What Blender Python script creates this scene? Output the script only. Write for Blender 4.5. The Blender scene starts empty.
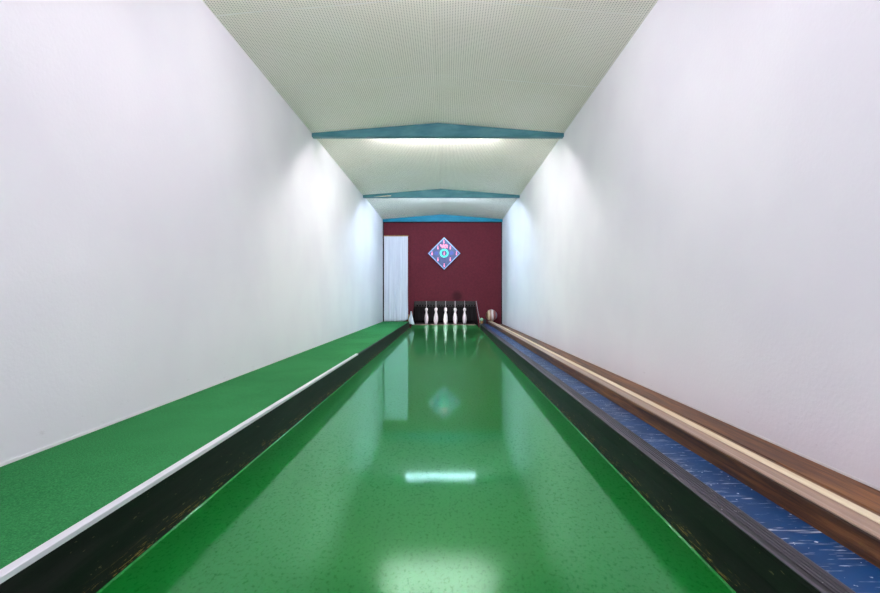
import bpy, bmesh, math, random
from mathutils import Vector, Matrix

# ---------------------------------------------------------------- camera, world, exposure
S = bpy.context.scene
COL = S.collection
CAMZ = 0.721                      # eye height above the near end of the lane
cd = bpy.data.cameras.new('camera')
cam = bpy.data.objects.new('camera', cd); COL.objects.link(cam)
cam.location = (0, 0, CAMZ); cam.rotation_euler = (math.pi/2, 0, 0)
cd.sensor_width = 36; cd.lens = 500/880*36
cd.shift_x = -6/880; cd.shift_y = 2.5/880
cd.clip_start = 0.02
S.camera = cam
S.view_settings.view_transform = 'Standard'
S.view_settings.look = 'None'
S.view_settings.gamma = 1
S.view_settings.exposure = 0.09
w = bpy.data.worlds.new('world'); S.world = w; w.use_nodes = True
w.node_tree.nodes['Background'].inputs[0].default_value = (0.78, 0.75, 1, 1)
w.node_tree.nodes['Background'].inputs[1].default_value = 1.85

LAMP_NEAR = ((1.0, 0.88, 0.99), 198.0)    # tubes over the player's end
LAMP_MID = ((1.0, 0.94, 0.96), 285.0)     # behind the first beam in view
LAMP_FAR = ((0.64, 0.77, 1.0), 385.0)     # behind the second beam
LAMP_PIT = ((1.0, 0.97, 1.0), 270.0)      # inside the pin pit

XL, XR = -1.397, 1.25              # side walls at the far end
def XLf(y): return -1.450+0.0048*y  # the top of the left wall closes in slightly
XB = -1.399                        # its foot, on the ledge
YB = 11.08                        # back wall
YF = -1.6                         # room left open behind the camera so world light fills the lower walls
EAVE, RIDGE = CAMZ+1.760, CAMZ+1.868
XM = -0.09
def shx(y): return 0.004*y        # the lane is set a hair askew to the walls
def lz(y): return 0.007*y         # and climbs slightly towards the pins
ZC = CAMZ-0.532                   # carpeted ledge at the camera, climbing a little too
def tz(y): return 0.003*y

# ---------------------------------------------------------------- materials
def srgb(r, g, b):
    f = lambda c: (c/12.92 if c <= 0.04045 else ((c+0.055)/1.055)**2.4)
    return (f(r/255), f(g/255), f(b/255), 1)
class NT:
    def __init__(s, name, col=(0.5,0.5,0.5,1), rough=0.5, spec=0.5, metal=0.0):
        s.m = bpy.data.materials.new(name); s.m.use_nodes = True
        s.t = s.m.node_tree; s.b = s.t.nodes['Principled BSDF']
        s.b.inputs['Base Color'].default_value = col
        s.b.inputs['Roughness'].default_value = rough
        s.b.inputs['Specular IOR Level'].default_value = spec
        s.b.inputs['Metallic'].default_value = metal
    def n(s, typ, **kw):
        x = s.t.nodes.new(typ)
        for k, v in kw.items():
            if k in ('operation','data_type','blend_type','feature','noise_dimensions','wave_type','bands_direction','mode','interpolation_type'): setattr(x, k, v)
        return x
    def lk(s, a, b): s.t.links.new(a, b)
    def pos(s, scale=(1,1,1), rot=(0,0,0), obj=False):
        if obj: src = s.n('ShaderNodeTexCoord').outputs['Object']
        else: src = s.n('ShaderNodeNewGeometry').outputs['Position']
        mp = s.n('ShaderNodeMapping'); s.lk(src, mp.inputs[0])
        mp.inputs['Scale'].default_value = scale; mp.inputs['Rotation'].default_value = rot
        return mp.outputs[0]
    def noise(s, vec, scale=1, detail=3, rough=0.5, dist=0):
        x = s.n('ShaderNodeTexNoise'); s.lk(vec, x.inputs['Vector'])
        x.inputs['Scale'].default_value = scale; x.inputs['Detail'].default_value = detail
        x.inputs['Roughness'].default_value = rough; x.inputs['Distortion'].default_value = dist
        return x.outputs['Fac']
    def ramp(s, fac, stops):
        x = s.n('ShaderNodeValToRGB'); s.lk(fac, x.inputs[0])
        e = x.color_ramp.elements
        while len(e) < len(stops): e.new(0.5)
        for i, (p, c) in enumerate(stops):
            e[i].position = p; e[i].color = c if len(c) == 4 else (*c, 1)
        return x.outputs[0]
    def step(s, fac, lo, hi):
        x = s.n('ShaderNodeMapRange', interpolation_type='SMOOTHSTEP'); s.lk(fac, x.inputs[0])
        x.inputs[1].default_value = lo; x.inputs[2].default_value = hi
        return x.outputs[0]
    def mix(s, fac, a, b):
        x = s.n('ShaderNodeMix', data_type='RGBA')
        if isinstance(fac, (int, float)): x.inputs[0].default_value = fac
        else: s.lk(fac, x.inputs[0])
        for i, v in ((6, a), (7, b)):
            if isinstance(v, tuple): x.inputs[i].default_value = v
            else: s.lk(v, x.inputs[i])
        return x.outputs[2]
    def math(s, op, a, b=0.0):
        x = s.n('ShaderNodeMath', operation=op)
        for i, v in ((0, a), (1, b)):
            if isinstance(v, (int, float)): x.inputs[i].default_value = v
            else: s.lk(v, x.inputs[i])
        return x.outputs[0]
    def sep(s, vec):
        x = s.n('ShaderNodeSeparateXYZ'); s.lk(vec, x.inputs[0]); return x.outputs
    def col(s, c): s.lk(c, s.b.inputs['Base Color'])
    def bump(s, h, strength=0.3, dist=0.01):
        x = s.n('ShaderNodeBump'); s.lk(h, x.inputs['Height'])
        x.inputs['Strength'].default_value = strength; x.inputs['Distance'].default_value = dist
        s.lk(x.outputs[0], s.b.inputs['Normal'])
def vary(name, c1, c2, scale=(8,8,8), rough=0.6, spec=0.3, obj=True, bump=0.0, lo=0.35, hi=0.65):
    m = NT(name, c1, rough, spec); n = m.noise(m.pos(scale, obj=obj), 1, 5, 0.6)
    m.col(m.mix(m.step(n, lo, hi), c1, c2))
    if bump: m.bump(n, bump, 0.004)
    return m.m

def mat_wall():
    m = NT('rough_white_plaster', srgb(236,235,236), 0.75, 0.25)
    p = m.pos(); n = m.noise(p, 1.3, 3); f = m.noise(p, 60, 3, 0.6)
    c = m.mix(m.step(n, 0.3, 0.7), srgb(234,233,238), srgb(240,240,243))
    x, y, z = m.sep(p)
    # scuffs low on the wall, where the boards meet the plaster
    s = m.noise(m.pos((4, 3.0, 14)), 3.0, 5, 0.7)
    low = m.step(z, 0.46, 0.2)
    m.col(m.mix(m.math('MULTIPLY', m.step(s, 0.62, 0.8), m.math('MULTIPLY', low, 0.45)), c, srgb(120,112,108)))
    m.bump(f, 0.16, 0.006)
    return m.m
def mat_ceiling():
    m = NT('perforated_ceiling_board', srgb(214,217,196), 0.8, 0.2)
    p = m.pos(); x, y, z = m.sep(p)
    P = 0.0175
    def cell(v):
        a = m.math('DIVIDE', v, P); a = m.math('FRACT', a); return m.math('SUBTRACT', a, 0.5)
    cx, cy = cell(x), cell(y)
    r = m.math('SQRT', m.math('ADD', m.math('MULTIPLY', cx, cx), m.math('MULTIPLY', cy, cy)))
    hole = m.step(r, 0.25, 0.15)
    n = m.noise(p, 2.0, 4)
    base = m.mix(m.step(n, 0.3, 0.7), srgb(253,249,238), srgb(250,246,232))
    # joints between boards every 1.06 m
    wob = m.math('MULTIPLY', m.math('SUBTRACT', m.noise(m.pos((1.2,1,1)), 2, 2), 0.5), 0.035)
    j = m.math('FRACT', m.math('DIVIDE', m.math('ADD', m.math('ADD', y, wob), 0.08), 1.06))
    j = m.math('ABSOLUTE', m.math('SUBTRACT', j, 0.0))
    jl = m.step(j, 0.0085, 0.005)
    c = m.mix(m.math('MULTIPLY', hole, 0.78), base, srgb(92,92,78))
    m.col(m.mix(m.math('MULTIPLY', jl, m.math('ADD', m.math('MULTIPLY', m.step(n, 0.42, 0.58), 0.6), 0.4)), c, srgb(250,250,246)))
    h = m.math('ADD', m.math('MULTIPLY', jl, 0.2), m.math('MULTIPLY', hole, -0.6))
    m.bump(h, 0.35, 0.004)
    return m.m
def mat_maroon():
    m = NT('maroon_felt', srgb(110,42,54), 0.95, 0.08)
    p = m.pos(); n = m.noise(p, 30, 4, 0.7); n2 = m.noise(p, 2.5, 3)
    c = m.mix(m.step(n, 0.3, 0.7), srgb(96,39,47), srgb(108,45,53))
    c = m.mix(m.math('MULTIPLY', m.step(n2, 0.4, 0.75), 0.25), c, srgb(86,36,44))
    # soot patch over the pit, right of its middle
    v = m.n('ShaderNodeVectorMath', operation='DISTANCE'); m.lk(p, v.inputs[0])
    v.inputs[1].default_value = (0.25, YB, CAMZ+0.06)
    d = m.math('ADD', v.outputs['Value'], m.math('MULTIPLY', n2, 0.08))
    m.col(m.mix(m.math('MULTIPLY', m.step(d, 0.19, 0.08), 0.6), c, srgb(38,22,24)))
    m.bump(n, 0.2, 0.004)
    return m.m
def mat_lane():
    m = NT('green_lane_paint', srgb(0,104,28), 0.5, 0.5)
    p = m.pos(); f = m.noise(p, 110, 2, 0.5); g = m.noise(m.pos((1,0.6,1)), 38, 3, 0.55)
    big = m.noise(m.pos((2.0,0.5,1)), 1.0, 3)
    worn = m.step(m.sep(p)[1], 5.5, 2.0); pit = m.step(m.sep(p)[1], 2.1, 1.15)           # the player's end is more worn and pitted
    fleck = m.step(m.noise(m.pos((1,0.6,1)), 100, 3, 0.65), 0.5, 0.72)
    c = m.mix(m.step(big, 0.3, 0.7), srgb(0,104,26), srgb(2,110,32))
    c = m.mix(m.math('MULTIPLY', fleck, m.math('ADD', m.math('MULTIPLY', worn, 0.30), 0.12)), c, srgb(0,62,20))
    h = m.math('ADD', m.math('MULTIPLY', f, m.math('ADD', m.math('MULTIPLY', pit, 1.3), 0.22)), m.math('MULTIPLY', m.math('MULTIPLY', fleck, pit), -0.6))
    bp = m.n('ShaderNodeBump'); m.lk(h, bp.inputs['Height']); bp.inputs['Strength'].default_value = 0.07; bp.inputs['Distance'].default_value = 0.0035
    di = m.n('ShaderNodeBsdfDiffuse'); m.lk(c, di.inputs['Color'])
    gl = m.n('ShaderNodeBsdfGlossy'); gl.inputs['Color'].default_value = (0.64, 1.0, 0.80, 1)
    m.lk(m.math('ADD', m.math('MULTIPLY', m.step(g, 0.35, 0.7), 0.02), 0.035), gl.inputs['Roughness'])
    m.lk(bp.outputs[0], gl.inputs['Normal'])
    fr = m.n('ShaderNodeFresnel'); fr.inputs['IOR'].default_value = 1.85
    g2 = m.n('ShaderNodeBsdfGlossy'); g2.inputs['Color'].default_value = (0.45, 1.0, 0.62, 1)      # broad haze of the worn varnish
    g2.inputs['Roughness'].default_value = 0.30; m.lk(bp.outputs[0], g2.inputs['Normal'])
    lobes = m.n('ShaderNodeMixShader'); lobes.inputs[0].default_value = 0.28
    m.lk(gl.outputs[0], lobes.inputs[1]); m.lk(g2.outputs[0], lobes.inputs[2])
    mx = m.n('ShaderNodeMixShader'); m.lk(m.math('MULTIPLY', fr.outputs[0], m.math('SUBTRACT', 1.0, m.math('MULTIPLY', fleck, m.math('ADD', m.math('MULTIPLY', worn, 0.45), 0.15)))), mx.inputs[0]); m.lk(di.outputs[0], mx.inputs[1]); m.lk(lobes.outputs[0], mx.inputs[2])
    out = m.t.nodes['Material Output']; m.lk(mx.outputs[0], out.inputs['Surface'])
    m.t.nodes.remove(m.b)
    return m.m
def mat_carpet():
    m = NT('green_needle_felt', srgb(46,140,78), 0.95, 0.1)
    p = m.pos(); f = m.noise(m.pos((1,1.0,1)), 220, 4, 0.7); s = m.noise(m.pos((6,1.5,1)), 9, 4, 0.65)
    b = m.noise(p, 1.6, 3)
    c = m.mix(m.step(f, 0.3, 0.7), srgb(24,90,46), srgb(52,138,76))
    c = m.mix(m.math('MULTIPLY', m.step(s, 0.45, 0.7), 0.4), c, srgb(36,120,66))
    m.col(m.mix(m.math('MULTIPLY', m.step(b, 0.35, 0.7), 0.25), c, srgb(72,160,96)))
    m.bump(f, 0.6, 0.006)
    return m.m
def mat_black_wood():
    m = NT('scuffed_black_wood', srgb(22,24,24), 0.5, 0.18)
    p = m.pos(); x, y, z = m.sep(p)
    n = m.noise(m.pos((3,1.2,14)), 2.2, 5, 0.65)
    c = m.mix(m.step(n, 0.35, 0.72), srgb(3,3,3), srgb(26,22,24))
    up = m.math('SUBTRACT', z, m.math('MULTIPLY', y, 0.007))
    s = m.noise(m.pos((8,6.0,110)), 2.6, 4, 0.65)
    low = m.step(up, 0.055, 0.02)
    c = m.mix(m.math('MULTIPLY', m.step(s, 0.59, 0.62), low), c, srgb(150,122,66))
    k = m.noise(m.pos((10,9,30)), 2.3, 3, 0.6)
    m.col(m.mix(m.math('MULTIPLY', m.step(k, 0.68, 0.71), 0.5), c, srgb(126,112,84)))
    m.bump(n, 0.25, 0.004)
    return m.m
def mat_cap():
    m = NT('grooved_grey_black_rubber', srgb(70,68,76), 0.5, 0.4)
    n = m.noise(m.pos((90,0.7,1)), 1.0, 4, 0.6); k = m.noise(m.pos((30,14,1)), 3, 3, 0.6)
    c = m.mix(m.step(n, 0.35, 0.65), srgb(24,22,27), srgb(70,66,76))
    m.col(m.mix(m.math('MULTIPLY', m.step(k, 0.70, 0.74), 0.7), c, srgb(180,176,180)))
    m.bump(n, 0.5, 0.003)
    return m.m
def mat_blue():
    m = NT('scratched_blue_paint', srgb(30,72,132), 0.5, 0.25)
    b = m.noise(m.pos(), 5, 4)
    c = m.mix(m.step(b, 0.3, 0.7), srgb(0,46,90), srgb(4,62,112))
    for i, (rot, thr, sc) in enumerate(((0.30, 0.69, (3,60,1)), (-0.35, 0.68, (4,70,1)), (-0.8, 0.66, (5,50,1)), (1.2, 0.69, (5,80,1)))):
        n = m.noise(m.pos(sc, (0,0,rot)), 1.5+0.4*i, 3, 0.6)
        c = m.mix(m.math('MULTIPLY', m.step(n, thr-0.03, thr+0.02), 0.8), c, srgb(196,202,212))
    d = m.noise(m.pos((1,1,1)), 75, 1, 0.5)
    m.col(m.mix(m.math('MULTIPLY', m.step(d, 0.72, 0.75), 0.9), c, srgb(214,218,224)))
    return m.m
def mat_wood(name, a, b, d, xs=26, rough=0.5):
    m = NT(name, a, rough, 0.35)
    n = m.noise(m.pos((xs,0.9,xs)), 1.3, 6, 0.65, 0.6); n2 = m.noise(m.pos((xs*4,4,xs*4)), 1.0, 4, 0.7)
    c = m.ramp(n, ((0.36, d), (0.5, a), (0.64, b)))
    m.col(m.mix(m.math('MULTIPLY', m.step(n2, 0.45, 0.65), 0.55), c, d))
    m.bump(n2, 0.2, 0.003)
    return m.m
def mat_beam():
    m = NT('teal_beam_paint', srgb(70,140,156), 0.5, 0.35)
    n = m.noise(m.pos((1,1,3)), 3.5, 5, 0.6)
    m.col(m.mix(m.step(n, 0.3, 0.7), srgb(62,122,134), srgb(88,146,154)))
    m.bump(n, 0.1, 0.005)
    return m.m
def mat_beam_bright():
    m = NT('bright_blue_beam_paint', srgb(20,160,200), 0.5, 0.35)
    n = m.noise(m.pos((1,1,3)), 3.5, 4, 0.6)
    m.col(m.mix(m.step(n, 0.3, 0.7), srgb(0,126,152), srgb(0,142,168)))
    return m.m
def mat_cloth():
    m = NT('white_curtain_cloth', srgb(232,232,238), 0.85, 0.15)
    n = m.noise(m.pos((14,1,0.6), obj=True), 2.0, 4, 0.6)
    m.col(m.mix(m.step(n, 0.35, 0.65), srgb(214,216,226), srgb(226,228,236)))
    return m.m
def mat_glow(name, c, strength):
    m = NT(name, (*c, 1), 0.4, 0.3)
    m.b.inputs['Emission Color'].default_value = (*c, 1)
    m.b.inputs['Emission Strength'].default_value = strength
    return m.m
def mat_ball():
    m = NT('streaked_ball_resin', srgb(200,170,140), 0.3, 0.5)
    p = m.pos(obj=True); x, y, z = m.sep(p)
    n = m.noise(p, 9, 3, 0.6)
    v = m.math('ADD', m.math('ADD', m.math('DIVIDE', x, 0.25), 0.5), m.math('MULTIPLY', m.math('SUBTRACT', n, 0.5), 0.16))
    m.col(m.ramp(v, ((0.0, srgb(70,30,28)), (0.14, srgb(150,98,66)), (0.26, srgb(248,226,184)), (0.38, srgb(164,104,84)),
        (0.5, srgb(236,212,206)), (0.6, srgb(250,246,240)), (0.68, srgb(150,64,56)), (0.8, srgb(168,112,104)), (0.94, srgb(122,122,148)))))
    return m.m

M = dict(wall=mat_wall(), ceil=mat_ceiling(), maroon=mat_maroon(), lane=mat_lane(), carpet=mat_carpet(),
    black=mat_black_wood(), cap=mat_cap(), blue=mat_blue(), beam=mat_beam(), beamb=mat_beam_bright(), cloth=mat_cloth(), ball=mat_ball(),
    wood=mat_wood('dark_brown_wood', srgb(104,66,36), srgb(138,92,48), srgb(54,33,20)),
    wood2=mat_wood('brown_board', srgb(126,84,44), srgb(152,106,58), srgb(78,50,30)),
    cream=vary('cream_plastic', srgb(234,222,190), srgb(214,198,162), (20,0.8,20), 0.45, 0.4, obj=False),
    track=vary('worn_pinkish_track', srgb(166,140,120), srgb(136,112,96), (60,0.6,60), 0.4, 0.45, obj=False),
    strip=vary('white_aluminium', srgb(222,222,226), srgb(206,208,212), (30,1,30), 0.35, 0.5, obj=False),
    concrete=vary('grey_screed', srgb(96,94,90), srgb(120,118,112), (3,3,3), 0.9, 0.2),
    dark=vary('dark_gap_shadow_paint', srgb(30,18,20), srgb(40,26,28), (8,8,8), 0.8, 0.2),
    pin=vary('white_pin_plastic', srgb(244,240,246), srgb(236,232,240), (20,20,20), 0.3, 0.5),
    curtain=vary('black_pit_rubber', srgb(16,15,18), srgb(34,32,36), (40,4,2), 0.7, 0.2, bump=0.2),
    rail=vary('charcoal_metal', srgb(32,33,36), srgb(48,50,52), (20,20,20), 0.5, 0.4),
    hole=vary('black_holes', srgb(4,4,4), srgb(8,8,8), (9,9,9), 0.9, 0.1),
    sill=vary('pinkish_sill', srgb(196,164,158), srgb(170,140,134), (14,40,40), 0.5, 0.3),
    string=vary('pale_cord', srgb(206,200,206), srgb(186,182,190), (40,40,40), 0.7, 0.2),
    batten=vary('raw_pine', srgb(176,134,84), srgb(150,108,64), (30,30,3), 0.6, 0.3),
    white=vary('white_enamel', srgb(238,238,236), srgb(228,228,228), (6,6,6), 0.35, 0.45),
    panel=vary('slate_blue_panel', srgb(66,76,124), srgb(84,96,142), (6,6,6), 0.4, 0.4),
    panelframe=vary('pale_blue_frame', srgb(164,190,232), srgb(140,168,220), (6,6,6), 0.35, 0.5),
    disc=vary('dull_blue_disc', srgb(70,84,170), srgb(84,98,184), (9,9,9), 0.4, 0.4),
    mint=vary('mint_plastic', srgb(130,200,160), srgb(170,214,176), (9,9,9), 0.4, 0.4),
    pink=mat_glow('lit_pink', (1.0,0.25,0.38), 0.55), ring=mat_glow('lit_mint', (0.08,0.75,0.55), 0.45),
)

# ---------------------------------------------------------------- mesh helpers
def obj(name, bm, mat, parent=None, base=True, smooth=False, keep=False):
    """link a bmesh (world coordinates) as one object with its origin at its base"""
    bmesh.ops.recalc_face_normals(bm, faces=bm.faces)
    me = bpy.data.meshes.new(name)
    off = Vector((0,0,0))
    if not keep:
        vs = [v.co for v in bm.verts]
        off = Vector(((min(v.x for v in vs)+max(v.x for v in vs))/2, (min(v.y for v in vs)+max(v.y for v in vs))/2, min(v.z for v in vs)))
        bmesh.ops.translate(bm, verts=bm.verts, vec=-off)
    bm.to_mesh(me); bm.free()
    if smooth:
        for p in me.polygons: p.use_smooth = True
    me.materials.append(mat)
    o = bpy.data.objects.new(name, me); COL.objects.link(o)
    if parent:
        o.parent = parent
        loc = parent.location.copy()
        q = parent.parent
        while q: loc += q.location; q = q.parent
        o.location = off - loc
    else: o.location = off
    return o
def tag(o, label=None, cat=None, group=None, kind=None):
    if label: o['label'] = label
    if cat: o['category'] = cat
    if group: o['group'] = group
    if kind: o['kind'] = kind
    return o
def empty(name, loc, label, cat, group=None):
    o = bpy.data.objects.new(name, None); COL.objects.link(o); o.location = loc
    o.empty_display_size = 0.1
    return tag(o, label, cat, group)
def box(bm, x0, x1, y0, y1, z0, z1, bev=0.0):
    r = bmesh.ops.create_cube(bm, size=1)
    for v in r['verts']:
        v.co = Vector(((x0+x1)/2+v.co.x*(x1-x0), (y0+y1)/2+v.co.y*(y1-y0), (z0+z1)/2+v.co.z*(z1-z0)))
    if bev:
        es = list({e for v in r['verts'] for e in v.link_edges})
        bmesh.ops.bevel(bm, geom=es, offset=bev, segments=2, affect='EDGES')
    return bm
def B(*a, **k): return box(bmesh.new(), *a, **k)
def prism(bm, prof, ys, f=None):
    """profile [(x,z)] carried along the y stations; f(x,y,z)->(x,y,z)"""
    rows = []
    for y in ys:
        rows.append([bm.verts.new(f(x, y, z) if f else (x, y, z)) for x, z in prof])
    n = len(prof)
    for a, b in zip(rows, rows[1:]):
        for i in range(n):
            bm.faces.new((a[i], a[(i+1)%n], b[(i+1)%n], b[i]))
    bm.faces.new(rows[0]); bm.faces.new(list(reversed(rows[-1])))
    return bm
def lathe(bm, prof, c=(0,0,0), seg=28, axis='Z'):
    rings = []
    for r, z in prof:
        if r < 1e-6: rings.append([bm.verts.new((c[0], c[1], c[2]+z))])
        else: rings.append([bm.verts.new((c[0]+r*math.cos(2*math.pi*k/seg), c[1]+r*math.sin(2*math.pi*k/seg), c[2]+z)) for k in range(seg)])
    for a, b in zip(rings, rings[1:]):
        for k in range(seg):
            k2 = (k+1) % seg
            if len(a) == 1: bm.faces.new((a[0], b[k2], b[k]))
            elif len(b) == 1: bm.faces.new((a[k], a[k2], b[0]))
            else: bm.faces.new((a[k], a[k2], b[k2], b[k]))
    return bm
def tube(bm, pts, r, seg=8):
    rows = []
    for i, p in enumerate(pts):
        p = Vector(p); d = (Vector(pts[min(i+1, len(pts)-1)]) - Vector(pts[max(i-1, 0)])).normalized()
        u = d.cross(Vector((0.31,0.17,0.9))).normalized()
        if u.length < 0.1: u = Vector((1,0,0))
        v = d.cross(u)
        rows.append([bm.verts.new(p + r*(math.cos(2*math.pi*k/seg)*u + math.sin(2*math.pi*k/seg)*v)) for k in range(seg)])
    for a, b in zip(rows, rows[1:]):
        for k in range(seg): bm.faces.new((a[k], a[(k+1)%seg], b[(k+1)%seg], b[k]))
    bm.faces.new(rows[0]); bm.faces.new(list(reversed(rows[-1])))
    return bm
def shear(x, y, z): return (x+shx(y), y, z)
def shearz(x, y, z): return (x+shx(y), y, z+lz(y))
def ys(a, b, n=12): return [a+(b-a)*i/n for i in range(n+1)]

# ---------------------------------------------------------------- the room shell
YP = 13.75                                   # far end of the pin pit
tag(obj('floor', B(XL-0.15, XR+0.15, YF-0.1, YP+0.1, -0.2, -0.06), M['concrete']), kind='structure')
bm = bmesh.new(); rows = []
for y in (YF-0.1, YB+0.15):
    rows.append([bm.verts.new(q) for q in ((XLf(y)-0.15, y, -0.06), (XB, y, -0.06), (XB, y, ZC+tz(y)), (XLf(y), y, EAVE), (XLf(y), y, RIDGE+0.12), (XLf(y)-0.15, y, RIDGE+0.12))])
for k in range(6): bm.faces.new((rows[0][k], rows[0][(k+1)%6], rows[1][(k+1)%6], rows[1][k]))
bm.faces.new(rows[0]); bm.faces.new(list(reversed(rows[1])))
tag(obj('wall_left', bm, M['wall']), kind='structure')
tag(obj('wall_right', B(XR, XR+0.15, YF-0.1, YB+0.15, -0.06, RIDGE+0.12), M['wall']), kind='structure')
bm = bmesh.new()
def ceil_prof():
    return [(XL, EAVE), (XM, RIDGE), (XR, EAVE), (XR, EAVE+0.06), (XM, RIDGE+0.06), (XL, EAVE+0.06)]
prism(bm, ceil_prof(), [YF, YB], lambda x,y,z: (XLf(y) if x == XL else x, y, z))
tag(obj('ceiling', bm, M['ceil']), kind='structure')
# the far wall with the trapezoid opening of the pin pit
OZ = CAMZ-0.046                              # top of the opening
OLt, ORt = -0.705, 0.655                     # its upper corners
OLb, ORb = -0.79, 0.745                      # its lower corners
bm = bmesh.new()
T0, T1 = YB, YB+0.06
pts = [(XL,-0.06),(OLb-0.012,-0.06),(OLt,OZ),(ORt,OZ),(ORb+0.0,-0.06),(XR,-0.06),(XR,EAVE),(XM,RIDGE),(XL,EAVE)]
fr = [bm.verts.new((x,T0,z)) for x,z in pts]; bk = [bm.verts.new((x,T1,z)) for x,z in pts]
for side in (fr, bk):
    bm.faces.new((side[0], side[1], side[2], side[8])); bm.faces.new((side[2], side[3], side[7], side[8])); bm.faces.new((side[3], side[4], side[5], side[6], side[7]))
for i in range(9):
    j = (i+1) % 9; bm.faces.new((fr[i], fr[j], bk[j], bk[i]))
tag(obj('wall_back', bm, M['maroon']), kind='structure')
# pit lining: cheeks, roof and rear behind the opening
tag(obj('wall_pit_left', B(-0.96, -0.90, T1, YP, -0.06, 1.23), M['curtain']), kind='structure')
tag(obj('wall_pit_right', B(0.88, 0.94, T1, YP, -0.06, 1.23), M['curtain']), kind='structure')
tag(obj('wall_pit_back', B(-0.96, 0.94, YP, YP+0.06, -0.06, 1.23), M['curtain']), kind='structure')
tag(obj('ceiling_pit', B(-0.96, 0.94, T1, YP+0.06, 1.23, 1.29), M['curtain']), kind='structure')
# dark joints where the maroon panel meets the side walls
tag(obj('trim_1', B(XL, XL+0.022, YB-0.012, YB, 0.18, EAVE-0.04), M['dark']), kind='structure')
tag(obj('trim_2', B(XR-0.03, XR-0.008, YB-0.012, YB, 0.16, EAVE-0.04), M['dark']), kind='structure')
tag(obj('beam_shadow_strip', B(XL+0.022, XR-0.03, YB-0.014, YB, CAMZ+1.69, CAMZ+1.707), M['dark']), kind='structure')  # dark strip standing in for the shadow under the blue beam
tag(obj('trim_4', B(XR-0.008, XR, YB-0.03, YB, 0.18, EAVE-0.04), M['strip']), kind='structure')

tag(obj('baseboard_left', prism(bmesh.new(), [(-0.001,0.001),(0.003,0.001),(0.003,0.010),(-0.001,0.010)], [YF, YB-0.02], lambda x,y,z: (XB+x, y, ZC+z+tz(y))), M['white']), kind='structure')
tag(obj('baseboard_right', B(XR-0.002, XR, YF, YB-0.04, CAMZ-0.552, CAMZ-0.544), M['white']), kind='structure')

# ---------------------------------------------------------------- ceiling beams
def beam(y, mat, label, t=0.07, foot=1.722, tip=0.018):
    XL = XLf(y)+0.001
    bm = bmesh.new(); n = 16; zt = []
    top = []; 
    for i in range(n+1):
        x = XL+(XR-XL)*i/n
        k = 1-abs(x-XM)/((XR-XM) if x > XM else (XM-XL))
        top.append((x, EAVE+(RIDGE-EAVE)*k-0.001))
    prof = top + [(XR, CAMZ+foot), (XL, CAMZ+foot)]
    # front and back faces with an eased lower edge
    f = [bm.verts.new((x, y, z)) for x, z in prof]; b = [bm.verts.new((x, y+t, z)) for x, z in prof]
    bm.faces.new(f); bm.faces.new(list(reversed(b)))
    for i in range(len(prof)):
        j = (i+1) % len(prof); bm.faces.new((f[i], f[j], b[j], b[i]))
    o = obj('ceiling_beam', bm, mat)
    # wall brackets at both ends
    return tag(o, label, 'beam', 'shallow gabled beams under the ceiling')
beam(5.30, M['beam'], 'teal gabled ceiling beam nearest the camera, bright tube light just behind it')
b2 = beam(8.47, M['beam'], 'middle teal gabled ceiling beam, pale scuff mark near its left end')
bm = bmesh.new()
v = [bm.verts.new(p) for p in ((-1.24,8.466,CAMZ+1.728),(-0.93,8.466,CAMZ+1.742),(-0.93,8.466,CAMZ+1.756),(-1.0,8.466,CAMZ+1.752))]
w2 = [bm.verts.new(q.co+Vector((0,0.004,0))) for q in v]
bm.faces.new(v); bm.faces.new(list(reversed(w2)))
for i in range(4): bm.faces.new((v[i], v[(i+1)%4], w2[(i+1)%4], w2[i]))
tag(obj('paint_scuff', bm, M['cream'], b2), 'pale scuff on the beam')
beam(YB-0.05, M['beamb'], 'bright blue gabled ceiling beam lying against the maroon wall', t=0.05, foot=1.707)
beam(2.13, M['beam'], 'teal gabled ceiling beam out of view above the lane')

# ---------------------------------------------------------------- tube lights behind the beams
def tube_light(y, z, lamp, label, xc=XM, L=1.2, top=None, group='tube lights along the ceiling'):
    t = empty('tube_light', (xc, y, z), label, 'ceiling light', group)
    bm = B(xc-L/2-0.03, xc+L/2+0.03, y-0.013, y+0.013, z+0.022, z+0.042, bev=0.003)
    obj('housing', bm, M['white'], t)
    for s in (-1, 1):
        zc = (RIDGE-(RIDGE-EAVE)*0.38/((XR-XL)/2)) if top is None else top
        obj('mount', B(xc+s*0.35-0.02, xc+s*0.35+0.02, y-0.012, y+0.012, z+0.0425, zc, bev=0.002), M['white'], t)
        obj('end_cap', B(xc+s*(L/2+0.012)-0.012, xc+s*(L/2+0.012)+0.012, y-0.015, y+0.015, z-0.016, z+0.022, bev=0.003), M['white'], t)
    bm = tube(bmesh.new(), [(xc-L/2, y, z), (xc+L/2, y, z)], 0.013, 12)
    obj('glowing_tube', bm, mat_glow('tube_glow', lamp[0], lamp[1]), t)
    return t
tube_light(2.13+0.14, CAMZ+1.76, LAMP_NEAR, 'white tube light out of view above the lane')
tube_light(-0.7, CAMZ+1.76, LAMP_NEAR, 'white tube light behind the camera end of the lane')
tube_light(5.30+0.07+0.075, CAMZ+1.774, LAMP_MID, 'white tube light hidden behind the nearest teal beam')
tube_light(8.47+0.07+0.095, CAMZ+1.769, LAMP_FAR, 'bluish white tube light hidden behind the middle teal beam')
tube_light(YB+0.30, 1.15, LAMP_PIT, 'white tube light inside the pin pit above the opening', xc=0.0, L=1.2, top=1.229)

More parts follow.
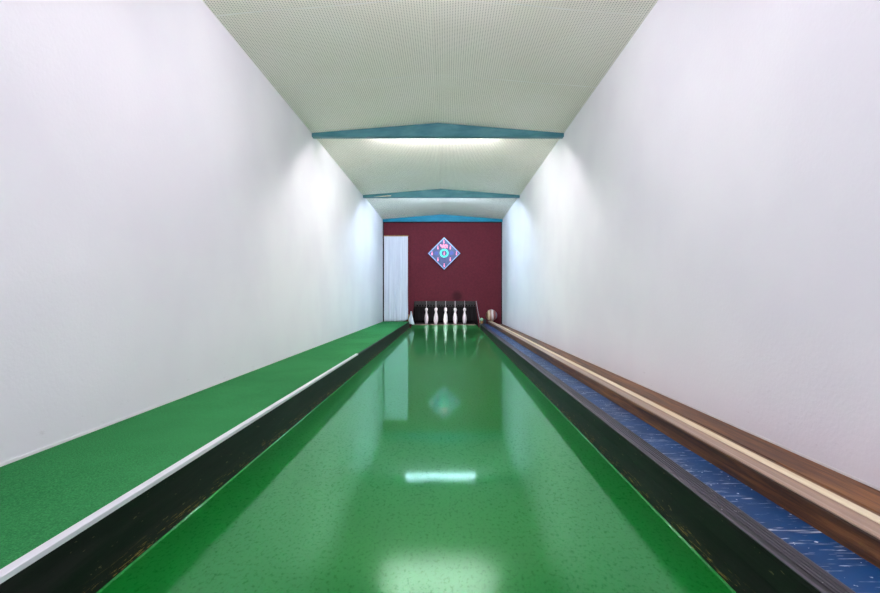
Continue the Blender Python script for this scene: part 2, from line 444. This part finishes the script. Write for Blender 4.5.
# ---------------------------------------------------------------- lane
LX, RX = -0.848, 0.695
YE = 12.27                                   # end of the green lane at the pin deck
bm = bmesh.new()
prism(bm, [(LX, 0), (RX, 0), (RX, -0.05), (LX, -0.05)], ys(-1.5, YB-0.006, 24), shearz)
tag(obj('bowling_lane', bm, M['lane']), 'long glossy green painted bowling lane running to the pins', 'bowling lane')
bm = bmesh.new()
prism(bm, [(LX, 0), (RX, 0), (RX, -0.05), (LX, -0.05)], ys(YB-0.004, YE, 4), shearz)
tag(obj('floor_pit', bm, M['lane']), kind='structure')
bm = bmesh.new()
prism(bm, [(LX, 0.0), (RX, 0.0), (RX, -0.05), (LX, -0.05)], [YE+0.035, YP-0.2], shearz)
tag(obj('pin_deck', bm, M['curtain']), 'black rubber floor plate under the bowling pins', 'pin deck')
bm = bmesh.new()
prism(bm, [(LX, 0.006), (RX, 0.006), (RX, -0.05), (LX, -0.05)], [YE+0.001, YE+0.034], shearz)
tag(obj('threshold_sill', bm, M['sill']), 'thin pinkish sill across the end of the green lane', 'sill')
# rounded paint bead along the foot of each border
def bead(x, s, name, label):
    bm = bmesh.new()
    prof = [(x, 0.0), (x+s*0.005, 0.0)] + [(x+s*0.005*(1-math.sin(a)), 0.005*(1-math.cos(a))) for a in (0.3,0.6,0.9,1.2)] + [(x, 0.005)]
    prism(bm, prof, ys(-1.4, YB-0.02, 12), lambda X, Y, Z: shearz(X, Y, Z+0.0005))
    return tag(obj(name, bm, M['lane'], smooth=True), label, 'bead')
bead(LX+0.0005, 1, 'paint_bead', 'thin glossy green bead at the foot of the left black border')
bead(RX-0.0005, -1, 'paint_bead', 'thin glossy green bead at the foot of the right black border')

# ---------------------------------------------------------------- left side: black border, metal strip, carpeted ledge
bm = bmesh.new(); Y = ys(-1.4, YB-0.01, 24)
rows = []
for y in Y:
    a = shx(y); h = lz(y)
    rows.append([bm.verts.new(q) for q in ((LX+a-0.001, y, h-0.05), (LX+a-0.001, y, h+0.01), (LX+a-0.004, y, ZC+tz(y)-0.012), (LX+a-0.012, y, ZC+tz(y)-0.002), (LX+a-0.060, y, ZC+tz(y)-0.002), (LX+a-0.060, y, -0.06))])
for p, q in zip(rows, rows[1:]):
    for i in range(6): bm.faces.new((p[i], p[(i+1)%6], q[(i+1)%6], q[i]))
bm.faces.new(rows[0]); bm.faces.new(list(reversed(rows[-1])))
tag(obj('lane_border', bm, M['black']), 'scuffed black wooden border along the left edge of the green lane, below the carpeted ledge', 'lane border', 'black borders beside the lane')
ledge = tag(obj('raised_ledge', (lambda b: prism(b, [(0,-0.058),(0,ZC-0.002),(1,ZC-0.002),(1,-0.058)], ys(-1.4, YB-0.012, 12), lambda x,y,z: (XB+0.001 if x == 0 else LX+shx(y)-0.0615, y, z+(tz(y) if z > 0 else 0))))(bmesh.new()), M['concrete']), 'raised ledge along the left wall carrying the green carpet', 'ledge')
bm = bmesh.new()
prism(bm, [(0,ZC-0.0015),(0,ZC+0.0005),(1,ZC+0.0005),(1,ZC-0.0015)], ys(-1.4, YB-0.012, 12), lambda x,y,z: (XB+0.001 if x == 0 else LX+shx(y)-0.0135, y, z+tz(y)))
tag(obj('carpet_runner', bm, M['carpet']), 'green felt carpet runner on the ledge along the left white wall', 'carpet')
bm = bmesh.new(); YS = 4.71
prism(bm, [(LX+0.003, ZC-0.009), (LX+0.003, ZC+0.003), (LX+0.001, ZC+0.0045), (LX-0.020, ZC+0.0045), (LX-0.020, ZC+0.001), (LX-0.0015, ZC+0.001), (LX-0.0015, ZC-0.009)], ys(-1.4, YS, 8), lambda x,y,z: (x+shx(y), y, z+tz(y)))
tag(obj('edging_strip', bm, M['strip']), 'white metal angle strip between green carpet and left black border', 'edging')

# ---------------------------------------------------------------- right side: border, blue board, ball return rail
ZR = CAMZ-0.545
ER = YB-0.012
bm = bmesh.new()
rows = []
for y in Y:
    a = shx(y); h = lz(y); y = min(y, ER)
    rows.append([bm.verts.new(q) for q in ((RX+a+0.001, y, h-0.05), (RX+a+0.001, y, h+0.02), (RX+a+0.006, y, (h+ZR)/2+0.01), (RX+a+0.003, y, ZR-0.016), (RX+a+0.005, y, ZR-0.0065), (RX+a+0.062, y, ZR-0.0065), (RX+a+0.062, y, -0.058))])
for p, q in zip(rows, rows[1:]):
    for i in range(7): bm.faces.new((p[i], p[(i+1)%7], q[(i+1)%7], q[i]))
bm.faces.new(rows[0]); bm.faces.new(list(reversed(rows[-1])))
rb = tag(obj('lane_border', bm, M['black']), 'scuffed black border along the right edge of the green lane with a grey ridged cap', 'lane border', 'black borders beside the lane')
bm = bmesh.new()
prof = [(RX+0.004, ZR-0.006), (RX+0.003, ZR-0.003), (RX+0.010, ZR+0.001)]
for k in range(5):
    x = RX+0.018+k*0.0092
    prof += [(x-0.0025, ZR+0.002), (x, ZR-0.0015), (x+0.0025, ZR+0.002)]
prof += [(RX+0.0615, ZR+0.001), (RX+0.062, ZR-0.006)]
prism(bm, prof, Y[:-1]+[ER], shear)
tag(obj('ridged_cap', bm, M['cap'], rb), 'grey ridged cap strip')
bm = bmesh.new()
prism(bm, [(RX+0.0635, -0.058), (RX+0.0635, ZR-0.002), (0.8755, ZR-0.002), (0.8755, -0.058)], Y[:-1]+[ER], shear)
tag(obj('blue_board', bm, M['blue']), 'scratched blue painted board between right black border and brown ball rail', 'board')
# ball return rail
rail = empty('ball_return_rail', (0.92, 0, ZR-0.003), 'long brown wooden ball return rail with a cream running strip along the right side', 'ball rail')
ZT = CAMZ-0.484
bm = bmesh.new()
prism(bm, [(0.877, -0.058), (0.877, ZT-0.010), (0.880, ZT-0.006), (0.957, ZT-0.006), (0.957, -0.058)], ys(-1.4, ER, 24), shear)
obj('rail_body', bm, M['wood'], rail)
bm = bmesh.new()
prism(bm, [(0.8775, ZT-0.0055), (0.8775, ZT-0.002), (0.884, ZT), (0.893, ZT-0.001), (0.900, ZT-0.005), (0.920, ZT-0.005), (0.9295, ZT-0.001), (0.9295, ZT-0.0055)], ys(-1.4, ER, 12), shear)
tag(obj('track_groove', bm, M['track'], rail), 'worn pinkish grey track beside the cream strip')
bm = bmesh.new()
prism(bm, [(0.930, ZT-0.0055), (0.930, ZT+0.001), (0.934, ZT+0.004), (0.953, ZT+0.004), (0.957, ZT+0.001), (0.957, ZT-0.0055)], ys(-1.4, ER, 12), shear)
tag(obj('running_strip', bm, M['cream'], rail), 'cream running strip')
ZW = CAMZ-0.553
bm = bmesh.new()
prism(bm, [(0.9585, -0.058), (0.9585, ZW), (1.110, ZW), (1.110, -0.058)], ys(-1.4, ER, 12), lambda x,y,z: (x+shx(y), y, z))
tag(obj('wooden_board', bm, M['wood2']), 'brown wooden board lying directly behind the cream rail strip', 'board')
bm = bmesh.new()
prism(bm, [(1.117, -0.058), (1.117, ZW-0.002), (1.119, ZW), (9, ZW), (9, -0.058)], ys(-1.4, ER, 12), lambda x,y,z: ((x+shx(y)) if x < 5 else XR-0.001, y, z))
tag(obj('wooden_board', bm, M['wood']), 'dark brown wooden board running against the foot of the right white wall', 'board')

# ---------------------------------------------------------------- pins on strings
def pin_bm():
    prof = [(0,0),(0.034,0),(0.038,0.004),(0.043,0.03),(0.0505,0.07),(0.0535,0.11),(0.0520,0.15),(0.0455,0.19),(0.036,0.23),(0.0270,0.262),
            (0.0215,0.285),(0.0205,0.300),(0.0250,0.318),(0.0345,0.338),(0.0385,0.358),(0.0365,0.378),(0.0290,0.393),(0.0165,0.401),(0.009,0.404),(0,0.405)]
    return lathe(bmesh.new(), prof, seg=32)
px0 = 0.0
rowsP = [(0, 0), (1, -1), (1, 1), (2, -2), (2, 0), (2, 2), (3, -1), (3, 1), (4, 0)]
YPIN = YE+0.10
where = {(0,0): 'white skittle pin at the very front, middle of the pins', (1,-1): 'white skittle pin just left of the middle front pin', (1,1): 'white skittle pin just right of the middle front pin',
    (2,-2): 'white skittle pin at the far left corner of the pins', (2,2): 'white skittle pin at the far right corner of the pins', (2,0): 'white skittle pin hidden straight behind the front pin',
    (3,-1): 'white skittle pin behind the left inner pin', (3,1): 'white skittle pin behind the right inner pin', (4,0): 'white skittle pin at the very back of the pins'}
proto = None
for r, c in rowsP:
    y = YPIN+0.25*r; x = 0.0+0.25*c*0.985 - 0.012; z = lz(y)+0.0005
    if proto is None:
        t = empty('skittle_pin', (0,0,0), where[(r,c)], 'pin', 'skittle pins in the pit')
        obj('pin_body', pin_bm(), M['pin'], t, smooth=True)
        bm = tube(bmesh.new(), [(0,0,0.402), (0.0,0.004,0.6), (0.0,0.010,0.9), (0,0.015,1.135)], 0.0045, 8)
        obj('pull_cord', bm, M['string'], t)
        proto = t; t.location = (x, y, z)
    else:
        q = proto.copy(); COL.objects.link(q); q['label'] = where[(r,c)]; q.location = (x, y, z)
        for ch in proto.children:
            k = ch.copy(); COL.objects.link(k); k.parent = q
# pit curtain with its head rail
cur = empty('pit_curtain', (0, YP-0.12, lz(YP)), 'black rubber strip curtain hanging behind the white pins', 'curtain')
for k in range(14):
    x0 = -0.84+k*0.12
    bm = bmesh.new()
    yy = YP-0.10-(0.012 if k % 2 else 0)
    box(bm, x0, x0+0.125, yy-0.006, yy, 0.13, CAMZ-0.075, bev=0.002)
    obj('rubber_strip', bm, M['curtain'], cur)
hr = obj('head_rail', B(-0.86, 0.86, YP-0.16, YP-0.125, CAMZ-0.205, CAMZ-0.03, bev=0.004), M['rail'], cur)
for k in range(22):
    bm = bmesh.new(); x = -0.78+k*0.0743
    box(bm, x-0.016, x+0.016, YP-0.166, YP-0.1605, CAMZ-0.195, CAMZ-0.160, bev=0.002)
    obj('slot', bm, M['hole'], hr)

# ---------------------------------------------------------------- pale edge cord and cloth beside the pit
bm = tube(bmesh.new(), [(ORt+0.012, YB-0.012, OZ+0.0), (ORt+0.03, YB-0.016, OZ-0.10), (ORt+0.055, YB-0.012, OZ-0.25), (ORb+0.0, YB-0.012, OZ-0.41), (ORb+0.005, YB-0.014, 0.19)], 0.006, 8)
tag(obj('hanging_cord', bm, M['string'], smooth=True), 'thin pale cord hanging down the right edge of the pin pit opening', 'cord')
bm = bmesh.new()
n = 10; cols = []
for i in range(n+1):
    t = i/n; z = CAMZ-0.27-0.29*t
    xl = -0.772-0.035*t**0.6*1.6+0.01*math.sin(t*7); xr = -0.765+0.075*t**1.4
    rr = []
    for j in range(7):
        u = j/6; rr.append(bm.verts.new((xl+(xr-xl)*u, YB-0.05-0.022*math.sin(u*9+t*4), z+0.012*math.sin(u*6)*t)))
    cols.append(rr)
for a, b in zip(cols, cols[1:]):
    for j in range(6): bm.faces.new((a[j], a[j+1], b[j+1], b[j]))
o = tag(obj('cloth_flap', bm, M['cloth'], smooth=True), 'small white crumpled cloth hanging at the left edge of the pin pit', 'cloth')
md = o.modifiers.new('thick', 'SOLIDIFY'); md.thickness = 0.005

# ---------------------------------------------------------------- white curtain in the doorway
px = 2.66/120
X0, X1 = (384.3-446)*px, (408.0-446)*px
ZT1 = CAMZ+(299-236.6)*px; ZB1 = ZC+tz(YB)+0.004
cu = empty('doorway_curtain', ((X0+X1)/2, YB-0.03, ZB1), 'tall white sheet curtain hanging on the left of the maroon wall', 'curtain')
bm = bmesh.new(); NX, NZ = 60, 40; g = []
for i in range(NZ+1):
    t = i/NZ; z = ZT1-(ZT1-ZB1)*t; rr = []
    for j in range(NX+1):
        u = j/NX
        amp = 0.001+0.005*t
        yy = YB-0.032-amp*(math.sin(u*31+1.5*t)+0.6*math.sin(u*57+2*t))
        k = max(0, (t-0.82)/0.18)*max(0, (u-0.72)/0.28)       # lower right corner curls forward
        yy -= 0.10*k*k; xx = X0+(X1-X0)*u+0.018*math.sin(t*9)*max(0, t-0.6)*u
        rr.append(bm.verts.new((min(xx, X1+0.005), yy, z+0.05*k*k)))
    g.append(rr)
for a, b in zip(g, g[1:]):
    for j in range(NX): bm.faces.new((a[j], a[j+1], b[j+1], b[j]))
o = obj('sheet', bm, M['cloth'], cu, smooth=True)
md = o.modifiers.new('thick', 'SOLIDIFY'); md.thickness = 0.003
obj('curtain_batten', B(X0-0.005, X1+0.01, YB-0.036, YB-0.002, ZT1+0.001, ZT1+0.022, bev=0.002), M['batten'], cu)
tag(obj('wooden_post', B(X1+0.004, X1+0.034, YB-0.045, YB-0.002, ZC+tz(YB)+0.001, ZC+tz(YB)+0.155, bev=0.003), M['batten']), 'short raw wooden post at the lower right corner of the white curtain', 'post')

# ---------------------------------------------------------------- diamond scoreboard
CX, CZ = (444.2-446)*px, CAMZ+(299-253.7)*px
q = px/13.18
sb = empty('pin_display', (CX, YB-0.06, CZ-0.36), 'blue diamond shaped pin display board with pink pin lights on the maroon wall', 'display board')
def ngon(bm, pts, y0, y1):
    f = [bm.verts.new((CX+x, y0, CZ+z)) for x, z in pts]; b = [bm.verts.new((CX+x, y1, CZ+z)) for x, z in pts]
    bm.faces.new(f); bm.faces.new(list(reversed(b)))
    for i in range(len(pts)):
        j = (i+1) % len(pts); bm.faces.new((f[i], f[j], b[j], b[i]))
    return bm
H = 213*q
obj('housing', ngon(bmesh.new(), [(0,H*1.03),(H*1.03,0),(0,-H*1.03),(-H*1.03,0)], YB-0.06, YB-0.002), M['dark'], sb)
bm = bmesh.new()
h2 = H*0.915
for a, b in (((0,1),(1,0)), ((1,0),(0,-1)), ((0,-1),(-1,0)), ((-1,0),(0,1))):
    ngon(bm, [(a[0]*H, a[1]*H), (b[0]*H, b[1]*H), (b[0]*h2, b[1]*h2), (a[0]*h2, a[1]*h2)], YB-0.072, YB-0.0605)
obj('frame', bm, M['panelframe'], sb)
obj('face_panel', ngon(bmesh.new(), [(0,h2*0.998),(h2*0.998,0),(0,-h2*0.998),(-h2*0.998,0)], YB-0.066, YB-0.0605), M['panel'], sb)
PF = [(0.30,-1),(0.46,-0.45),(0.46,-0.15),(0.18,0.42),(0.16,0.5),(0.34,0.72),(0.30,0.92),(0,1.0),(-0.30,0.92),(-0.34,0.72),(-0.16,0.5),(-0.18,0.42),(-0.46,-0.15),(-0.46,-0.45),(-0.30,-1)]
for (a, b, hh) in ((318,160,24),(240,238,24),(402,238,24),(163,315,25),(483,315,25),(240,392,25),(402,392,25),(322,470,25),(322,314,25)):
    dx, dz = (a-322)*q, (315-b)*q
    o = obj('pin_light', ngon(bmesh.new(), [(dx+u*hh*q*0.75, dz+v*hh*q) for u, v in PF], YB-0.071, YB-0.0662), M['pink'], sb)
bm = bmesh.new(); seg = 36; R1, R0 = 58*q, 35*q
vs = []
for k in range(seg):
    a = 2*math.pi*k/seg; c_, s_ = math.cos(a), math.sin(a)
    vs.append([bm.verts.new((CX+R*c_, y, CZ+3*q+R*s_)) for R, y in ((R1,YB-0.0662),(R1,YB-0.072),(R0,YB-0.072),(R0,YB-0.0662))])
for k in range(seg):
    a, b = vs[k], vs[(k+1)%seg]
    for i in range(4): bm.faces.new((a[i], a[(i+1)%4], b[(i+1)%4], b[i]))
tag(obj('light_ring', bm, M['ring'], sb), 'mint green lit ring')
for (a, b, r) in ((218,315,27),(420,310,27)):
    obj('dull_disc', ngon(bmesh.new(), [((a-322)*q+r*q*math.cos(t*math.pi/12), (315-b)*q+r*q*math.sin(t*math.pi/12)) for t in range(24)], YB-0.070, YB-0.0662), M['disc'], sb)
# small pink emblem over the ring: two rows of rounded blobs
bm = bmesh.new()
for (a, b, rx, rz) in ((276,206,12,11),(288,218,15,12),(308,222,15,13),(312,204,9,12),(328,214,14,12),(344,206,10,13),(358,216,13,15),(296,238,8,10),(322,236,9,11),(340,238,8,11),(362,236,8,10)):
    ngon(bm, [((a-322)*q+rx*q*math.cos(t*math.pi/8), (315-b)*q+rz*q*math.sin(t*math.pi/8)) for t in range(16)], YB-0.0712-0.0001*(a%7), YB-0.0662)
tag(obj('emblem', bm, M['pink'], sb), 'pink lit lettering emblem, too small to read')

# ---------------------------------------------------------------- ball and end pieces at the far end of the rail
R = 0.125; yb = YB-0.145
xb = 0.9435+shx(yb)
bm = bmesh.new(); bmesh.ops.create_uvsphere(bm, u_segments=40, v_segments=24, radius=R)
o = obj('bowling_ball', bm, M['ball'], smooth=True, keep=True); o.location = (xb+0.004, yb, ZT+0.004+R)
tag(o, 'cream and reddish brown streaked ball resting on the far end of the rail', 'ball')
xk = (481.6-446)*px
kn = empty('knob_post', (xk, YB-0.05, ZR+0.002), 'tiny mint green knob on a brown stub at the far end of right border', 'knob')
obj('stub', B(xk-0.022, xk+0.022, YB-0.07, YB-0.03, ZR+0.0025, ZR+0.060, bev=0.004), M['batten'], kn)
bm = bmesh.new(); bmesh.ops.create_uvsphere(bm, u_segments=20, v_segments=14, radius=0.036)
bmesh.ops.translate(bm, verts=bm.verts, vec=(xk, YB-0.05, ZR+0.060+0.034))
obj('round_knob', bm, M['mint'], kn, smooth=True)
xs = (484.6-446)*px
tag(obj('stop_block', B(xs-0.024, xs+0.035, YB-0.07, YB-0.014, ZR-0.001, ZR+0.105, bev=0.004), M['rail']), 'small black stop block between the mint knob and the streaked ball', 'block')
